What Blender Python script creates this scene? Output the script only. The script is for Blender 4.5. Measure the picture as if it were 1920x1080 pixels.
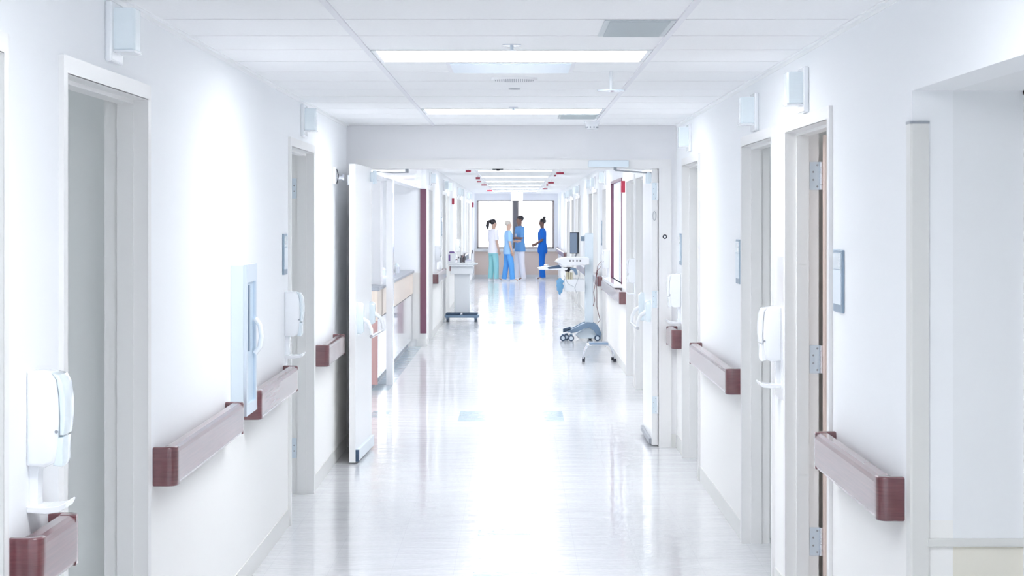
import bpy, bmesh, math, random
from mathutils import Vector, Matrix
random.seed(4)
PI = math.pi
for o in list(bpy.data.objects): bpy.data.objects.remove(o)
S = bpy.context.scene
COL = S.collection

# ------------------------------------------------------------------ camera, world, exposure
F = 3600.0                      # focal length in pixels of a 1920 wide frame
EYE = 1.72
cam = bpy.data.cameras.new('camera'); co = bpy.data.objects.new('camera', cam); COL.objects.link(co)
cam.sensor_width = 36; cam.lens = 36*F/1920
cam.shift_x = -(968-960)/1920; cam.shift_y = -(540-411)/1920
cam.clip_start = 0.05; cam.clip_end = 300
co.location = (0, 0, EYE); co.rotation_euler = (PI/2, 0, 0)
S.camera = co
w = bpy.data.worlds.new('daylight'); S.world = w; w.use_nodes = True
w.node_tree.nodes['Background'].inputs[0].default_value = (0.93, 0.96, 1, 1)
w.node_tree.nodes['Background'].inputs[1].default_value = 1.5
S.view_settings.view_transform = 'Standard'; S.view_settings.look = 'None'
S.cycles.max_bounces = 16; S.cycles.diffuse_bounces = 12; S.cycles.glossy_bounces = 6
S.view_settings.exposure = 1.5; S.view_settings.gamma = 1; S.view_settings.use_curve_mapping = False
LAMP = 6.0                    # emission of the ceiling light diffusers

# ------------------------------------------------------------------ dimensions
XL, XR = -1.28, 1.21            # corridor wall faces, near part
FL, FR = -1.22, 1.22            # corridor wall faces beyond the double door
CZ, CZ2 = 2.43, 2.47            # ceiling heights
YW, YW2 = 14.49, 14.70          # cross wall
YE = 56.0                       # end wall
Y0 = -3.0
TH = 0.125                       # wall thickness

# ------------------------------------------------------------------ materials
def mat(name, col, rough=.5, metal=0, spec=.5, coat=0, coat_r=.05, emit=None, es=0, noise=None, bump=None, alpha=None, trans=0):
    m = bpy.data.materials.new(name); m.use_nodes = True
    nt = m.node_tree; b = nt.nodes['Principled BSDF']
    b.inputs['Base Color'].default_value = (*col, 1)
    b.inputs['Roughness'].default_value = rough; b.inputs['Metallic'].default_value = metal
    b.inputs['Specular IOR Level'].default_value = spec
    b.inputs['Coat Weight'].default_value = coat; b.inputs['Coat Roughness'].default_value = coat_r
    if trans: b.inputs['Transmission Weight'].default_value = trans
    if emit: b.inputs['Emission Color'].default_value = (*emit, 1); b.inputs['Emission Strength'].default_value = es
    if noise or bump:
        tc = nt.nodes.new('ShaderNodeTexCoord'); mp = nt.nodes.new('ShaderNodeMapping')
        nt.links.new(tc.outputs['Object'], mp.inputs[0])
    if noise:                                        # (scale xyz, second colour, detail)
        n = nt.nodes.new('ShaderNodeTexNoise'); mp.inputs['Scale'].default_value = noise[0]
        n.inputs['Scale'].default_value = 1; n.inputs['Detail'].default_value = 3
        nt.links.new(mp.outputs[0], n.inputs['Vector'])
        r = nt.nodes.new('ShaderNodeValToRGB'); r.color_ramp.elements[0].position = .35; r.color_ramp.elements[1].position = .65
        r.color_ramp.elements[0].color = (*col, 1); r.color_ramp.elements[1].color = (*noise[1], 1)
        nt.links.new(n.outputs[0], r.inputs[0]); nt.links.new(r.outputs[0], b.inputs['Base Color'])
    if bump:                                         # (scale xyz, strength, distance)
        mp2 = nt.nodes.new('ShaderNodeMapping'); nt.links.new(tc.outputs['Object'], mp2.inputs[0])
        mp2.inputs['Scale'].default_value = bump[0]
        n2 = nt.nodes.new('ShaderNodeTexNoise'); n2.inputs['Scale'].default_value = 1; n2.inputs['Detail'].default_value = 2
        nt.links.new(mp2.outputs[0], n2.inputs['Vector'])
        bp = nt.nodes.new('ShaderNodeBump'); bp.inputs['Strength'].default_value = bump[1]; bp.inputs['Distance'].default_value = bump[2]
        nt.links.new(n2.outputs[0], bp.inputs['Height']); nt.links.new(bp.outputs[0], b.inputs['Normal'])
    return m

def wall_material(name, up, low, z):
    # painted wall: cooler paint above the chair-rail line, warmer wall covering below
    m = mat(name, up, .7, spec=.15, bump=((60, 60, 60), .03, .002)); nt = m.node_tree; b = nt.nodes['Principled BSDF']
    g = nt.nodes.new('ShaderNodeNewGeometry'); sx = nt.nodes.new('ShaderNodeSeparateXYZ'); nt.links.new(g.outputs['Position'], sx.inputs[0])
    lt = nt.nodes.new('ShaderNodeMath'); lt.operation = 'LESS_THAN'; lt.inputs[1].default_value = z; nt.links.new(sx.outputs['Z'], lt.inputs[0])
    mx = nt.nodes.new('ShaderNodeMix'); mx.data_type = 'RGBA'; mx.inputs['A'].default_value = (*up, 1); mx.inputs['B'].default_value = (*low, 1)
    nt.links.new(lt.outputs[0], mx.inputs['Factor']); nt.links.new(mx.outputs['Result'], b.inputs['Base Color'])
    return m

M = {}
M['wall'] = wall_material('wall_paint', (.93, .945, .965), (.935, .93, .915), .80)
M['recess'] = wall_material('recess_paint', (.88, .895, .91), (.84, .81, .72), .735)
M['lintel'] = mat('cross_wall_paint', (.84, .84, .855), .5)
M['room'] = mat('room_paint', (.84, .855, .85), .6)
M['end'] = mat('beige_paint', (.80, .67, .58), .5)
M['ceil'] = mat('ceiling_tile', (.96, .965, .975), .8, noise=((90, 90, 90), (.94, .945, .955)))
M['tbar'] = mat('ceiling_grid', (.82, .82, .86), .4)
M['frame'] = mat('door_frame_enamel', (.85, .845, .84), .35)
M['leaf'] = mat('painted_door', (.90, .90, .90), .3, coat=.3)
M['wood_leaf'] = mat('pale_peach_wood', (.86, .72, .65), .35, noise=((40, 40, 1.5), (.80, .64, .57)))
M['counter'] = mat('pale_wood_panel', (.80, .71, .62), .3, noise=((25, 25, 1), (.74, .63, .54)))
M['pinkwood'] = mat('reddish_wood_panel', (.46, .27, .27), .35, noise=((30, 30, 1), (.52, .33, .31)))
M['white'] = mat('white_plastic', (.90, .92, .95), .22, coat=.4)
M['lam'] = mat('white_laminate', (.90, .90, .92), .12, coat=.6)
M['lens'] = mat('blue_grey_plastic', (.78, .87, .92), .12, coat=.5)
M['lampbox'] = mat('frosted_lens', (.86, .94, .98), .2, bump=((1, 1, 260), .25, .003), coat=.3)
M['steel'] = mat('brushed_steel', (.72, .80, .88), .32, metal=.6)
M['chrome'] = mat('chrome', (.75, .77, .82), .12, metal=1)
M['blue_metal'] = mat('pale_blue_enamel', (.78, .87, .93), .3, coat=.3)
M['darkblue'] = mat('slate_plastic', (.05, .09, .16), .35)
M['midblue'] = mat('blue_grey_base', (.20, .30, .43), .3, coat=.3)
M['black'] = mat('black_rubber', (.03, .035, .05), .5)
M['maroon'] = mat('maroon_wood_rail', (.105, .014, .024), .35, coat=1, coat_r=.16, noise=((12, 3, 160), (.15, .028, .038)))
M['maroon'].node_tree.nodes['Principled BSDF'].inputs['Coat IOR'].default_value = 1.8
M['plum'] = mat('plum_corner_guard', (.19, .075, .12), .35)
M['red'] = mat('red_enamel', (.42, .03, .07), .35)
M['grey'] = mat('grey_edge', (.36, .38, .42), .4)
M['grille'] = mat('grey_vent', (.58, .63, .65), .4)
M['guard'] = mat('cream_vinyl_guard', (.76, .76, .74), .4)
M['screen'] = mat('screen_back', (.20, .26, .35), .3)
M['glow'] = mat('light_diffuser', (.95, .97, 1), .4, emit=(.95, .972, 1), es=LAMP)
M['added_glow'] = mat('added_light_diffuser', (.95, .97, 1), .4, emit=(.95, .972, 1), es=LAMP*1.4)  # stronger emission for the fill lights added out of view
M['added_roomglow'] = mat('added_room_diffuser', (.95, .97, 1), .4, emit=(.94, .97, 1), es=.6)  # weak emission for the fill lights added in the side rooms
M['exit'] = mat('lit_sign_face', (.95, .97, 1), .4, emit=(.95, .97, 1), es=1.2)
M['sign'] = mat('sign_panel', (.80, .88, .94), .3)
M['signd'] = mat('sign_frame', (.27, .36, .46), .35)
M['sky'] = mat('ivory_paper', (.86, .80, .60), .7)
M['lilac'] = mat('lilac_plastic', (.45, .42, .75), .4)
M['purple'] = mat('purple_label', (.22, .13, .36), .4)
M['bag'] = mat('blue_bag', (.16, .38, .62), .6)
M['mull'] = mat('window_bronze', (.16, .155, .17), .4)
M['winrail'] = mat('window_sill_taupe', (.36, .32, .30), .4)

def glass_mat(name, tint, a):
    m = bpy.data.materials.new(name); m.use_nodes = True; nt = m.node_tree
    out = nt.nodes['Material Output']; nt.nodes.remove(nt.nodes['Principled BSDF'])
    t = nt.nodes.new('ShaderNodeBsdfTransparent'); t.inputs[0].default_value = (*tint, 1)
    gl = nt.nodes.new('ShaderNodeBsdfGlossy'); gl.inputs['Roughness'].default_value = .03
    mx = nt.nodes.new('ShaderNodeMixShader'); mx.inputs[0].default_value = a
    nt.links.new(t.outputs[0], mx.inputs[1]); nt.links.new(gl.outputs[0], mx.inputs[2]); nt.links.new(mx.outputs[0], out.inputs[0])
    return m
M['glass'] = glass_mat('window_glass', (.97, .98, 1), .05)
M['cabglass'] = glass_mat('cabinet_glass', (.95, .97, .99), .06)

def floor_material():
    m = bpy.data.materials.new('polished_vinyl_floor'); m.use_nodes = True; nt = m.node_tree; b = nt.nodes['Principled BSDF']
    L = nt.links.new; N = nt.nodes.new
    g = N('ShaderNodeNewGeometry')
    sx = N('ShaderNodeSeparateXYZ'); L(g.outputs['Position'], sx.inputs[0])
    base = (.80, .805, .80, 1)
    n = N('ShaderNodeTexNoise'); n.inputs['Scale'].default_value = 38; n.inputs['Detail'].default_value = 4; L(g.outputs['Position'], n.inputs['Vector'])
    r = N('ShaderNodeValToRGB'); L(n.outputs[0], r.inputs[0]); r.color_ramp.elements[0].position = .3; r.color_ramp.elements[1].position = .7
    r.color_ramp.elements[0].color = (.69, .70, .725, 1); r.color_ramp.elements[1].color = (.755, .76, .775, 1)
    cur = r.outputs[0]
    # 12 inch tiles with hairline joints
    br = N('ShaderNodeTexBrick'); L(g.outputs['Position'], br.inputs['Vector']); br.offset = 0; br.squash = 1
    br.inputs['Scale'].default_value = 1; br.inputs['Brick Width'].default_value = .305; br.inputs['Row Height'].default_value = .305; br.inputs['Mortar Size'].default_value = .0012
    mj = N('ShaderNodeMix'); mj.data_type = 'RGBA'; mj.inputs['B'].default_value = (.58, .59, .62, 1); L(cur, mj.inputs['A'])
    mm = N('ShaderNodeMath'); mm.operation = 'MULTIPLY'; mm.inputs[1].default_value = .5; L(br.outputs['Fac'], mm.inputs[0]); L(mm.outputs[0], mj.inputs['Factor'])
    cur = mj.outputs['Result']
    def rect(x0, x1, y0, y1, col, f):
        nonlocal cur
        prod = None
        for s, lo, hi in (('X', x0, x1), ('Y', y0, y1)):
            for op, v in (('GREATER_THAN', lo), ('LESS_THAN', hi)):
                a = N('ShaderNodeMath'); a.operation = op; a.inputs[1].default_value = v; L(sx.outputs[s], a.inputs[0])
                if prod is None: prod = a.outputs[0]
                else:
                    p = N('ShaderNodeMath'); p.operation = 'MULTIPLY'; L(prod, p.inputs[0]); L(a.outputs[0], p.inputs[1]); prod = p.outputs[0]
        p = N('ShaderNodeMath'); p.operation = 'MULTIPLY'; p.inputs[1].default_value = f; L(prod, p.inputs[0])
        q = N('ShaderNodeMix'); q.data_type = 'RGBA'; q.inputs['B'].default_value = (*col, 1); L(cur, q.inputs['A']); L(p.outputs[0], q.inputs['Factor']); cur = q.outputs['Result']
    # inlaid pale blue tiles
    for R_ in ((-.50, .41, 16.35, 17.2), (-1.28, -1.13, 16.6, 17.2), (-.21, .10, 10.44, 10.74), (-.21, .10, 9.0, 9.35), (-.21, .10, 22.5, 22.8), (-.50, .41, 31.5, 32.3)):
        rect(*R_, (.36, .50, .57), .95)
    rect(-1.45, -1.28, 19.3, 25.9, (.40, .52, .60), .7)  # darker bluish band on the floor along the station counter
    L(cur, b.inputs['Base Color'])
    b.inputs['Roughness'].default_value = .25; b.inputs['Specular IOR Level'].default_value = .2
    b.inputs['Coat Weight'].default_value = .6; b.inputs['Coat Roughness'].default_value = .025; b.inputs['Coat IOR'].default_value = 1.45
    # slight waviness of the waxed floor
    mp = N('ShaderNodeMapping'); L(g.outputs['Position'], mp.inputs[0]); mp.inputs['Scale'].default_value = (2.0, 6, 1)
    n2 = N('ShaderNodeTexNoise'); n2.inputs['Scale'].default_value = 1; n2.inputs['Detail'].default_value = 3; L(mp.outputs[0], n2.inputs['Vector'])
    bp = N('ShaderNodeBump'); bp.inputs['Strength'].default_value = .5; bp.inputs['Distance'].default_value = .009
    L(n2.outputs[0], bp.inputs['Height']); L(bp.outputs[0], b.inputs['Normal']); L(bp.outputs[0], b.inputs['Coat Normal'])
    return m
M['floor'] = floor_material()

# ------------------------------------------------------------------ mesh building
class MB:
    def __init__(s): s.bm = bmesh.new()
    def _bev(s, verts, bev, seg=2):
        if bev:
            es = list({e for v in verts for e in v.link_edges})
            bmesh.ops.bevel(s.bm, geom=es, offset=bev, segments=seg, affect='EDGES', profile=.5, clamp_overlap=True)
    def box(s, x0, x1, y0, y1, z0, z1, bev=0):
        x0, x1 = sorted((x0, x1)); y0, y1 = sorted((y0, y1)); z0, z1 = sorted((z0, z1))
        v = [s.bm.verts.new((x, y, z)) for z in (z0, z1) for x, y in ((x0, y0), (x1, y0), (x1, y1), (x0, y1))]
        for f in ((3, 2, 1, 0), (4, 5, 6, 7), (0, 1, 5, 4), (1, 2, 6, 5), (2, 3, 7, 6), (3, 0, 4, 7)): s.bm.faces.new([v[i] for i in f])
        s._bev(v, bev); return s
    def prism(s, pts, axis, a, b, bev=0):
        # pts: closed outline in the two other axes; extruded along axis ('x','y','z') from a to b
        def P(p, t):
            return {'x': (t, p[0], p[1]), 'y': (p[0], t, p[1]), 'z': (p[0], p[1], t)}[axis]
        va = [s.bm.verts.new(P(p, a)) for p in pts]; vb = [s.bm.verts.new(P(p, b)) for p in pts]
        n = len(pts)
        fs = [s.bm.faces.new(va), s.bm.faces.new(vb[::-1])]
        for i in range(n): fs.append(s.bm.faces.new((va[i], va[(i+1) % n], vb[(i+1) % n], vb[i])))
        bmesh.ops.recalc_face_normals(s.bm, faces=fs)
        if bev:
            es = list({e for f in fs[:2] for e in f.edges})
            bmesh.ops.bevel(s.bm, geom=es, offset=bev, segments=3, affect='EDGES', profile=.5, clamp_overlap=True)
        return s
    def loft(s, rings, cap=True):
        # rings: list of lists of points (same length), closed around
        R = [[s.bm.verts.new(p) for p in r] for r in rings]; n = len(R[0]); fs = []
        for a, b in zip(R, R[1:]):
            for i in range(n): fs.append(s.bm.faces.new((a[i], a[(i+1) % n], b[(i+1) % n], b[i])))
        if cap: fs.append(s.bm.faces.new(R[0][::-1])); fs.append(s.bm.faces.new(R[-1]))
        bmesh.ops.recalc_face_normals(s.bm, faces=fs)
        return s
    def tube(s, path, r, n=10):
        P = [Vector(p) for p in path]; rr = r if isinstance(r, (list, tuple)) else [r]*len(P)
        up = None; rings = []
        for i, p in enumerate(P):
            d = (P[min(i+1, len(P)-1)] - P[max(i-1, 0)]).normalized()
            if up is None: up = Vector((0, 0, 1)) if abs(d.z) < .9 else Vector((1, 0, 0))
            a = d.cross(up).normalized(); up = a.cross(d).normalized()
            q = rr[i]; qa, qb = (q if isinstance(q, tuple) else (q, q))
            rings.append([p + a*math.cos(t*2*PI/n)*qa + up*math.sin(t*2*PI/n)*qb for t in range(n)])
        return s.loft(rings)
    def cyl(s, c, r, h, axis='z', n=24, r2=None):
        c = Vector(c); r2 = r if r2 is None else r2; rings = []
        for t, q in ((0, r), (h, r2)):
            ring = []
            for i in range(n):
                u, v = math.cos(i*2*PI/n)*q, math.sin(i*2*PI/n)*q
                ring.append(c + Vector({'z': (u, v, t), 'x': (t, u, v), 'y': (u, t, v)}[axis]))
            rings.append(ring)
        return s.loft(rings)
    def ball(s, c, rx, ry, rz, n=16):
        rings = []
        for j in range(1, 9):
            th = PI*j/9
            rings.append([Vector(c)+Vector((rx*math.sin(th)*math.cos(i*2*PI/n), ry*math.sin(th)*math.sin(i*2*PI/n), rz*math.cos(th))) for i in range(n)])
        return s.loft(rings)
    def xform(s, mtx): bmesh.ops.transform(s.bm, matrix=mtx, verts=s.bm.verts); return s
    def build(s, name, m, parent=None, smooth=False, label=None, subd=0):
        me = bpy.data.meshes.new(name)
        if parent is not None:
            root = parent
            while root.parent is not None: root = root.parent
            s.bm.transform(Matrix.Translation(-Vector(root['_o']) if '_o' in root else Vector((0, 0, 0))))
        s.bm.to_mesh(me); s.bm.free()
        me.materials.append(m)
        if smooth:
            for p in me.polygons: p.use_smooth = True
            try: me.set_sharp_from_angle(angle=math.radians(40))
            except Exception: pass
        o = bpy.data.objects.new(name, me); COL.objects.link(o)
        if parent is not None: o.parent = parent
        if label: o['label'] = label
        if subd:
            md = o.modifiers.new('Subdivision', 'SUBSURF'); md.levels = subd; md.render_levels = subd
        return o
def tag(o, label, cat, group=None, kind=None):
    o['label'] = label; o['category'] = cat
    if group: o['group'] = group
    if kind: o['kind'] = kind
    return o
def thing(name, loc, label, cat, group=None, kind=None):
    o = bpy.data.objects.new(name, None); COL.objects.link(o); o.location = loc; o['_o'] = tuple(loc)
    o.empty_display_size = .1
    return tag(o, label, cat, group, kind)
def struct(name, mb, m, label, cat='wall', smooth=False):
    return tag(mb.build(name, m, smooth=smooth), label, cat, None, 'structure')
def dup(root, loc, label=None, group=None):
    r = root.copy(); COL.objects.link(r); r.location = loc
    if label: r['label'] = label
    if group: r['group'] = group
    for ch in list(root.children):
        c = ch.copy(); COL.objects.link(c); c.parent = r
        for g in ch.children:
            d = g.copy(); COL.objects.link(d); d.parent = c
    return r

# ------------------------------------------------------------------ openings: (y near, y far)
DL = [(3.55, 4.74), (5.42, 6.60), (10.82, 12.02)]                        # left, near part
DR = [(7.39, 8.54), (9.02, 10.19), (12.66, 13.83)]                       # right, near part
HL, HR = 2.132, 2.105
DLF = [(26.5, 27.65), (31.6, 32.8), (33.5, 34.6), (39.1, 40.1), (40.7, 42.0), (46.3, 47.3), (48.2, 49.2)]
DRF = [(18.15, 19.4), (19.72, 21.06), (25.78, 26.85), (28.9, 30.15), (30.5, 31.8), (36.5, 37.5), (37.95, 39.1), (40.6, 41.8), (43.2, 44.3), (44.9, 45.9)]
HF = 2.13

def wall_boxes(mb, x0, x1, ya, yb, opens, h, ztop):
    # opens: (ya, yb, zlow, zhigh)
    y = ya
    for a, b, zl, zh in sorted(opens):
        mb.box(x0, x1, y, a, 0, ztop)
        if zh < ztop: mb.box(x0, x1, a, b, zh, ztop)
        if zl > 0: mb.box(x0, x1, a, b, 0, zl)
        y = b
    mb.box(x0, x1, y, yb, 0, ztop)
    return mb

# ---- the room shell
m = MB(); m.box(-6, 4.5, Y0-.3, YE+.2, -.12, 0)
struct('floor', m, M['floor'], 'off-white polished floor running the length of the corridor', 'floor')
struct('wall_left', wall_boxes(MB(), XL-TH, XL, Y0, YW, [(a, b, 0, HL) for a, b in DL], 0, CZ+.1), M['wall'], 'long white wall on the left of the near corridor')
struct('wall_right', wall_boxes(MB(), XR, XR+TH, Y0, YW, [(a, b, 0, HR) for a, b in DR] + [(3.9, 5.87, 0, 2.113)], 0, CZ+.1), M['wall'], 'long white wall on the right of the near corridor')
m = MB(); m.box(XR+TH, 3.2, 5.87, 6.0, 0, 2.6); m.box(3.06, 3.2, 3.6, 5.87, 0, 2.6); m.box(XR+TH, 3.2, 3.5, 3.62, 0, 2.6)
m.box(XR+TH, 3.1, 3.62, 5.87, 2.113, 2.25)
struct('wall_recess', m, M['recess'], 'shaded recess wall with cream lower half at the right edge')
m = MB(); m.box(-6, 4.5, Y0-.15, Y0, 0, 2.6)
struct('wall_back', m, M['wall'], 'white wall closing the corridor behind the viewer')
# cross wall with the double doorway
OX0, OX1, OH = -1.115, 1.075, 2.10
m = MB(); m.box(-6, OX0-.05, YW, YW2, 0, 2.7); m.box(OX1+.05, 4.5, YW, YW2, 0, 2.7); m.box(OX0-.05, OX1+.05, YW, YW2, OH+.03, 2.7)
struct('wall_cross', m, M['lintel'], 'pale grey cross wall above and around the open double doors')
# beyond the cross wall, left: alcove, nurse station, wall with doors
m = MB()
m.box(FL-TH-.06, FL-.06, YW2, 15.2, 0, CZ2+.1); m.box(XL-TH, XL, 15.2, 20.0, 2.13, CZ2+.1)       # header over the alcove
m.box(XL-.07, XL, 19.93, 20.1, 0, 2.13); m.box(XL-TH, XL, 20.0, 20.1, 2.13, CZ2+.1)                                                     # white post
m.box(XL-TH, XL, 20.1, 25.9, 2.13, CZ2+.1)                                                       # header over the station counter
struct('wall_station', m, M['lam'], 'white header and post around the nurse station opening')
m = MB(); wall_boxes(m, FL-TH, FL, 25.9, YE, [(a, b, 0, HF) for a, b in DLF], 0, CZ2+.1)
m.box(-5, FL-TH, 25.9, 26.04, 0, 2.6)
struct('wall_left_beyond', m, M['wall'], 'white left wall with many doorways beyond the nurse station')
WIN = (22.1, 24.6, .97, 2.2)
m = MB(); wall_boxes(m, FR, FR+TH, YW2, YE, [(a, b, 0, HF) for a, b in DRF] + [(21.45, 25.15, 0, 2.57)], 0, CZ2+.1)
wall_boxes(m, FR, FR+.025, 21.45, 25.15, [WIN], 0, CZ2+.1)
struct('wall_right_beyond', m, M['wall'], 'white right wall with many doorways beyond the double doors')
m = MB(); m.box(-5.1, -4.95, YW2, 26.1, 0, 2.6); m.box(-5.0, -1.34, 14.70, 14.74, 0, 2.6)
struct('wall_station_back', m, M['room'], 'pale grey wall at the back of the nurse station')
# end wall with two big windows
k = YE/F
wx0, wxa, wxb, wx1 = (895-968)*k, (963-968)*k, (970-968)*k, (1038-968)*k
wz0, wz1 = EYE-(466-411)*k, EYE+(411-376.5)*k
m = MB(); m.box(-1.7, wx0, YE, YE+.15, wz0, 2.7); m.box(wx1, 1.7, YE, YE+.15, wz0, 2.7); m.box(wx0, wx1, YE, YE+.15, wz1, 2.7)
struct('wall_end', m, M['wall'], 'white wall around the big windows at the far end')
m = MB(); m.box(-1.7, 1.7, YE, YE+.15, 0, wz0)
struct('wall_end_base', m, M['end'], 'beige wall below the far windows behind the people')
for n, (a, b, lab) in enumerate(((wx0, wxa, 'left'), (wxb, wx1, 'right'))):
    t = thing('window_%d' % (n+1), ((a+b)/2, YE, wz0), 'tall bright window pane %s of the dark central mullion' % lab, 'window', kind='structure')
    f = MB(); q = .035
    f.box(a-q*.5, a+q, YE-.03, YE+.1, wz0, wz1); f.box(b-q, b+q*.5, YE-.03, YE+.1, wz0, wz1); f.box(a, b, YE-.03, YE+.1, wz0, wz0+.05); f.box(a, b, YE-.03, YE+.1, wz1-.02, wz1)
    f.build('window_frame', M['winrail'], t)
    g = MB(); g.box(a, b, YE+.05, YE+.056, wz0+.02, wz1-.01); g.build('glass_pane', M['glass'], t)
m = MB(); m.box(wxa, wxb, YE-.06, YE+.12, wz0, wz1); struct('trim_1', m, M['mull'], 'dark vertical mullion between the two far windows', 'mullion')
m = MB(); m.box(FL, FR, YE-.10, YE, wz0-.09, wz0-.02, .005); m.box(FL, FR, YE-.04, YE, wz0-.02, wz0+.0)
struct('trim_2', m, M['guard'], 'pale ledge under the far windows', 'window sill')
m = MB(); m.box(FL, FR, YE-.02, YE, 0, .1); struct('baseboard_end', m, M['guard'], 'cream baseboard under the far windows', 'baseboard')

# ceilings: tiles with fine joints; two lengthwise grid bars
GX = (-.625, .585); CELL = .61; YC = 6.82
LIGHT_CELLS = [YC + CELL*(2 + 7*k) for k in range(-2, 12)]      # near edge of each lit cell
VENT = (.30, .585, YC, YC+CELL)
def in_light(y): return any(abs(y-l) < .05 for l in LIGHT_CELLS)
def ceiling(name, ya, yb, z, xl, xr, label, opens):
    m = MB(); g = .008
    m.box(xl-.02, xr+.02, ya, yb, z+.10, z+.14)
    k = math.floor((ya-YC)/CELL)
    y = YC + k*CELL
    while y < yb:
        a, b = max(y, ya)+g, min(y+CELL, yb)-g
        if b-a > .02:
            m.box(xl, GX[0]-g, a, b, z, z+.02); m.box(GX[1]+g, xr, a, b, z, z+.02)
            if not in_light(y):
                m.box(GX[0]+g, GX[1]-g, a, b, z, z+.02)
        y += CELL
    return struct(name, m, M['ceil'], label, 'ceiling')
ceiling('ceiling', Y0, YW, CZ, XL, XR, 'white tiled ceiling of the near corridor', None)
ceiling('ceiling_beyond', YW2, YE, CZ2, XL, FR, 'white tiled ceiling beyond the double doors', None)
m = MB(); m.box(-5, XL-TH, YW2, 26.04, CZ2, CZ2+.05); struct('ceiling_station', m, M['ceil'], 'white ceiling over the nurse station', 'ceiling')
n = 3
for ya, yb, z, lab in ((Y0, YW, CZ, 'near'), (YW2, YE, CZ2, 'far')):
    for x, sd in zip(GX, ('left', 'right')):
        m = MB(); m.box(x-.012, x+.012, ya, yb, z-.006, z+.03)
        struct('trim_%d' % n, m, M['tbar'], '%s lengthwise metal grid bar of the %s ceiling' % (sd, lab), 'ceiling grid'); n += 1
for x, sg, nm in ((XL, 1, 'left'), (XR, -1, 'right')):
    m = MB(); m.box(x, x+sg*.02, Y0, YW, CZ-.004, CZ+.01); m.box(x, x+sg*.003, Y0, YW, CZ-.02, CZ)
    struct('trim_%d' % n, m, M['ceil'], 'thin metal angle along the %s edge of the near ceiling' % nm, 'ceiling trim'); n += 1

# baseboards
def base(name, x, s, ya, yb, opens, lab):
    m = MB(); y = ya
    for a, b in sorted(opens)+[(yb, yb)]:
        if a-.06 > y: m.box(x, x+s*.006, y, a-.06, 0, .10, .001)
        y = b+.06
    struct(name, m, M['guard'], lab, 'baseboard')
base('baseboard_left', XL, 1, Y0, YW, DL, 'cream baseboard along the near left wall')
base('baseboard_right', XR, -1, Y0, YW, DR+[(3.84, 5.93)], 'cream baseboard along the near right wall')
base('baseboard_left_beyond', FL, 1, 25.9, YE, DLF, 'cream baseboard along the far left wall')
base('baseboard_right_beyond', FR, -1, YW2, YE, DRF, 'cream baseboard along the far right wall')
m = MB(); m.box(1.13, XR-.007, YW-.008, YW, 0, .10); m.box(XL+.007, -1.17, YW-.008, YW, 0, .10); struct('baseboard_cross', m, M['guard'], 'cream baseboard at the foot of the cross wall', 'baseboard')
m = MB(); m.box(FL-TH+.001, FL-.001, 25.888, 25.9, 0, .10); m.box(-1.40, FL, 25.894, 25.9, .10, 1.0)
struct('trim_%d' % n, m, M['guard'], 'cream panel on the pillar end beside the plum corner guard', 'wall panel'); n += 1

# rooms behind the doorways (plain side rooms)
def rooms(name, x, s, opens, h, depth, lab):
    m = MB()
    for a, b in opens:
        xo = x - s*(TH+.02)
        xd = x - s*depth
        m.box(xo, xd, b+.16, b+.2, 0, 2.6); m.box(xd, xd - s*.04, a-.12, b+.2, 0, 2.6); m.box(xo, xd, a-.12, a-.09, 0, 2.6)
        m.box(xo, xd, a-.12, b+.2, 2.45, 2.5)
    struct(name, m, M['room'], lab)
rooms('wall_rooms_left', XL, 1, DL, HL, 2.2, 'pale grey walls inside the rooms off the near left side')
rooms('wall_rooms_right', XR, -1, DR, HR, 2.2, 'pale grey walls inside the rooms off the near right side')
rooms('wall_rooms_left_beyond', FL, 1, DLF, HF, 1.0, 'pale grey walls inside the rooms off the far left side')
rooms('wall_rooms_right_beyond', FR, -1, DRF, HF, 1.0, 'pale grey walls inside the rooms off the far right side')

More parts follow.
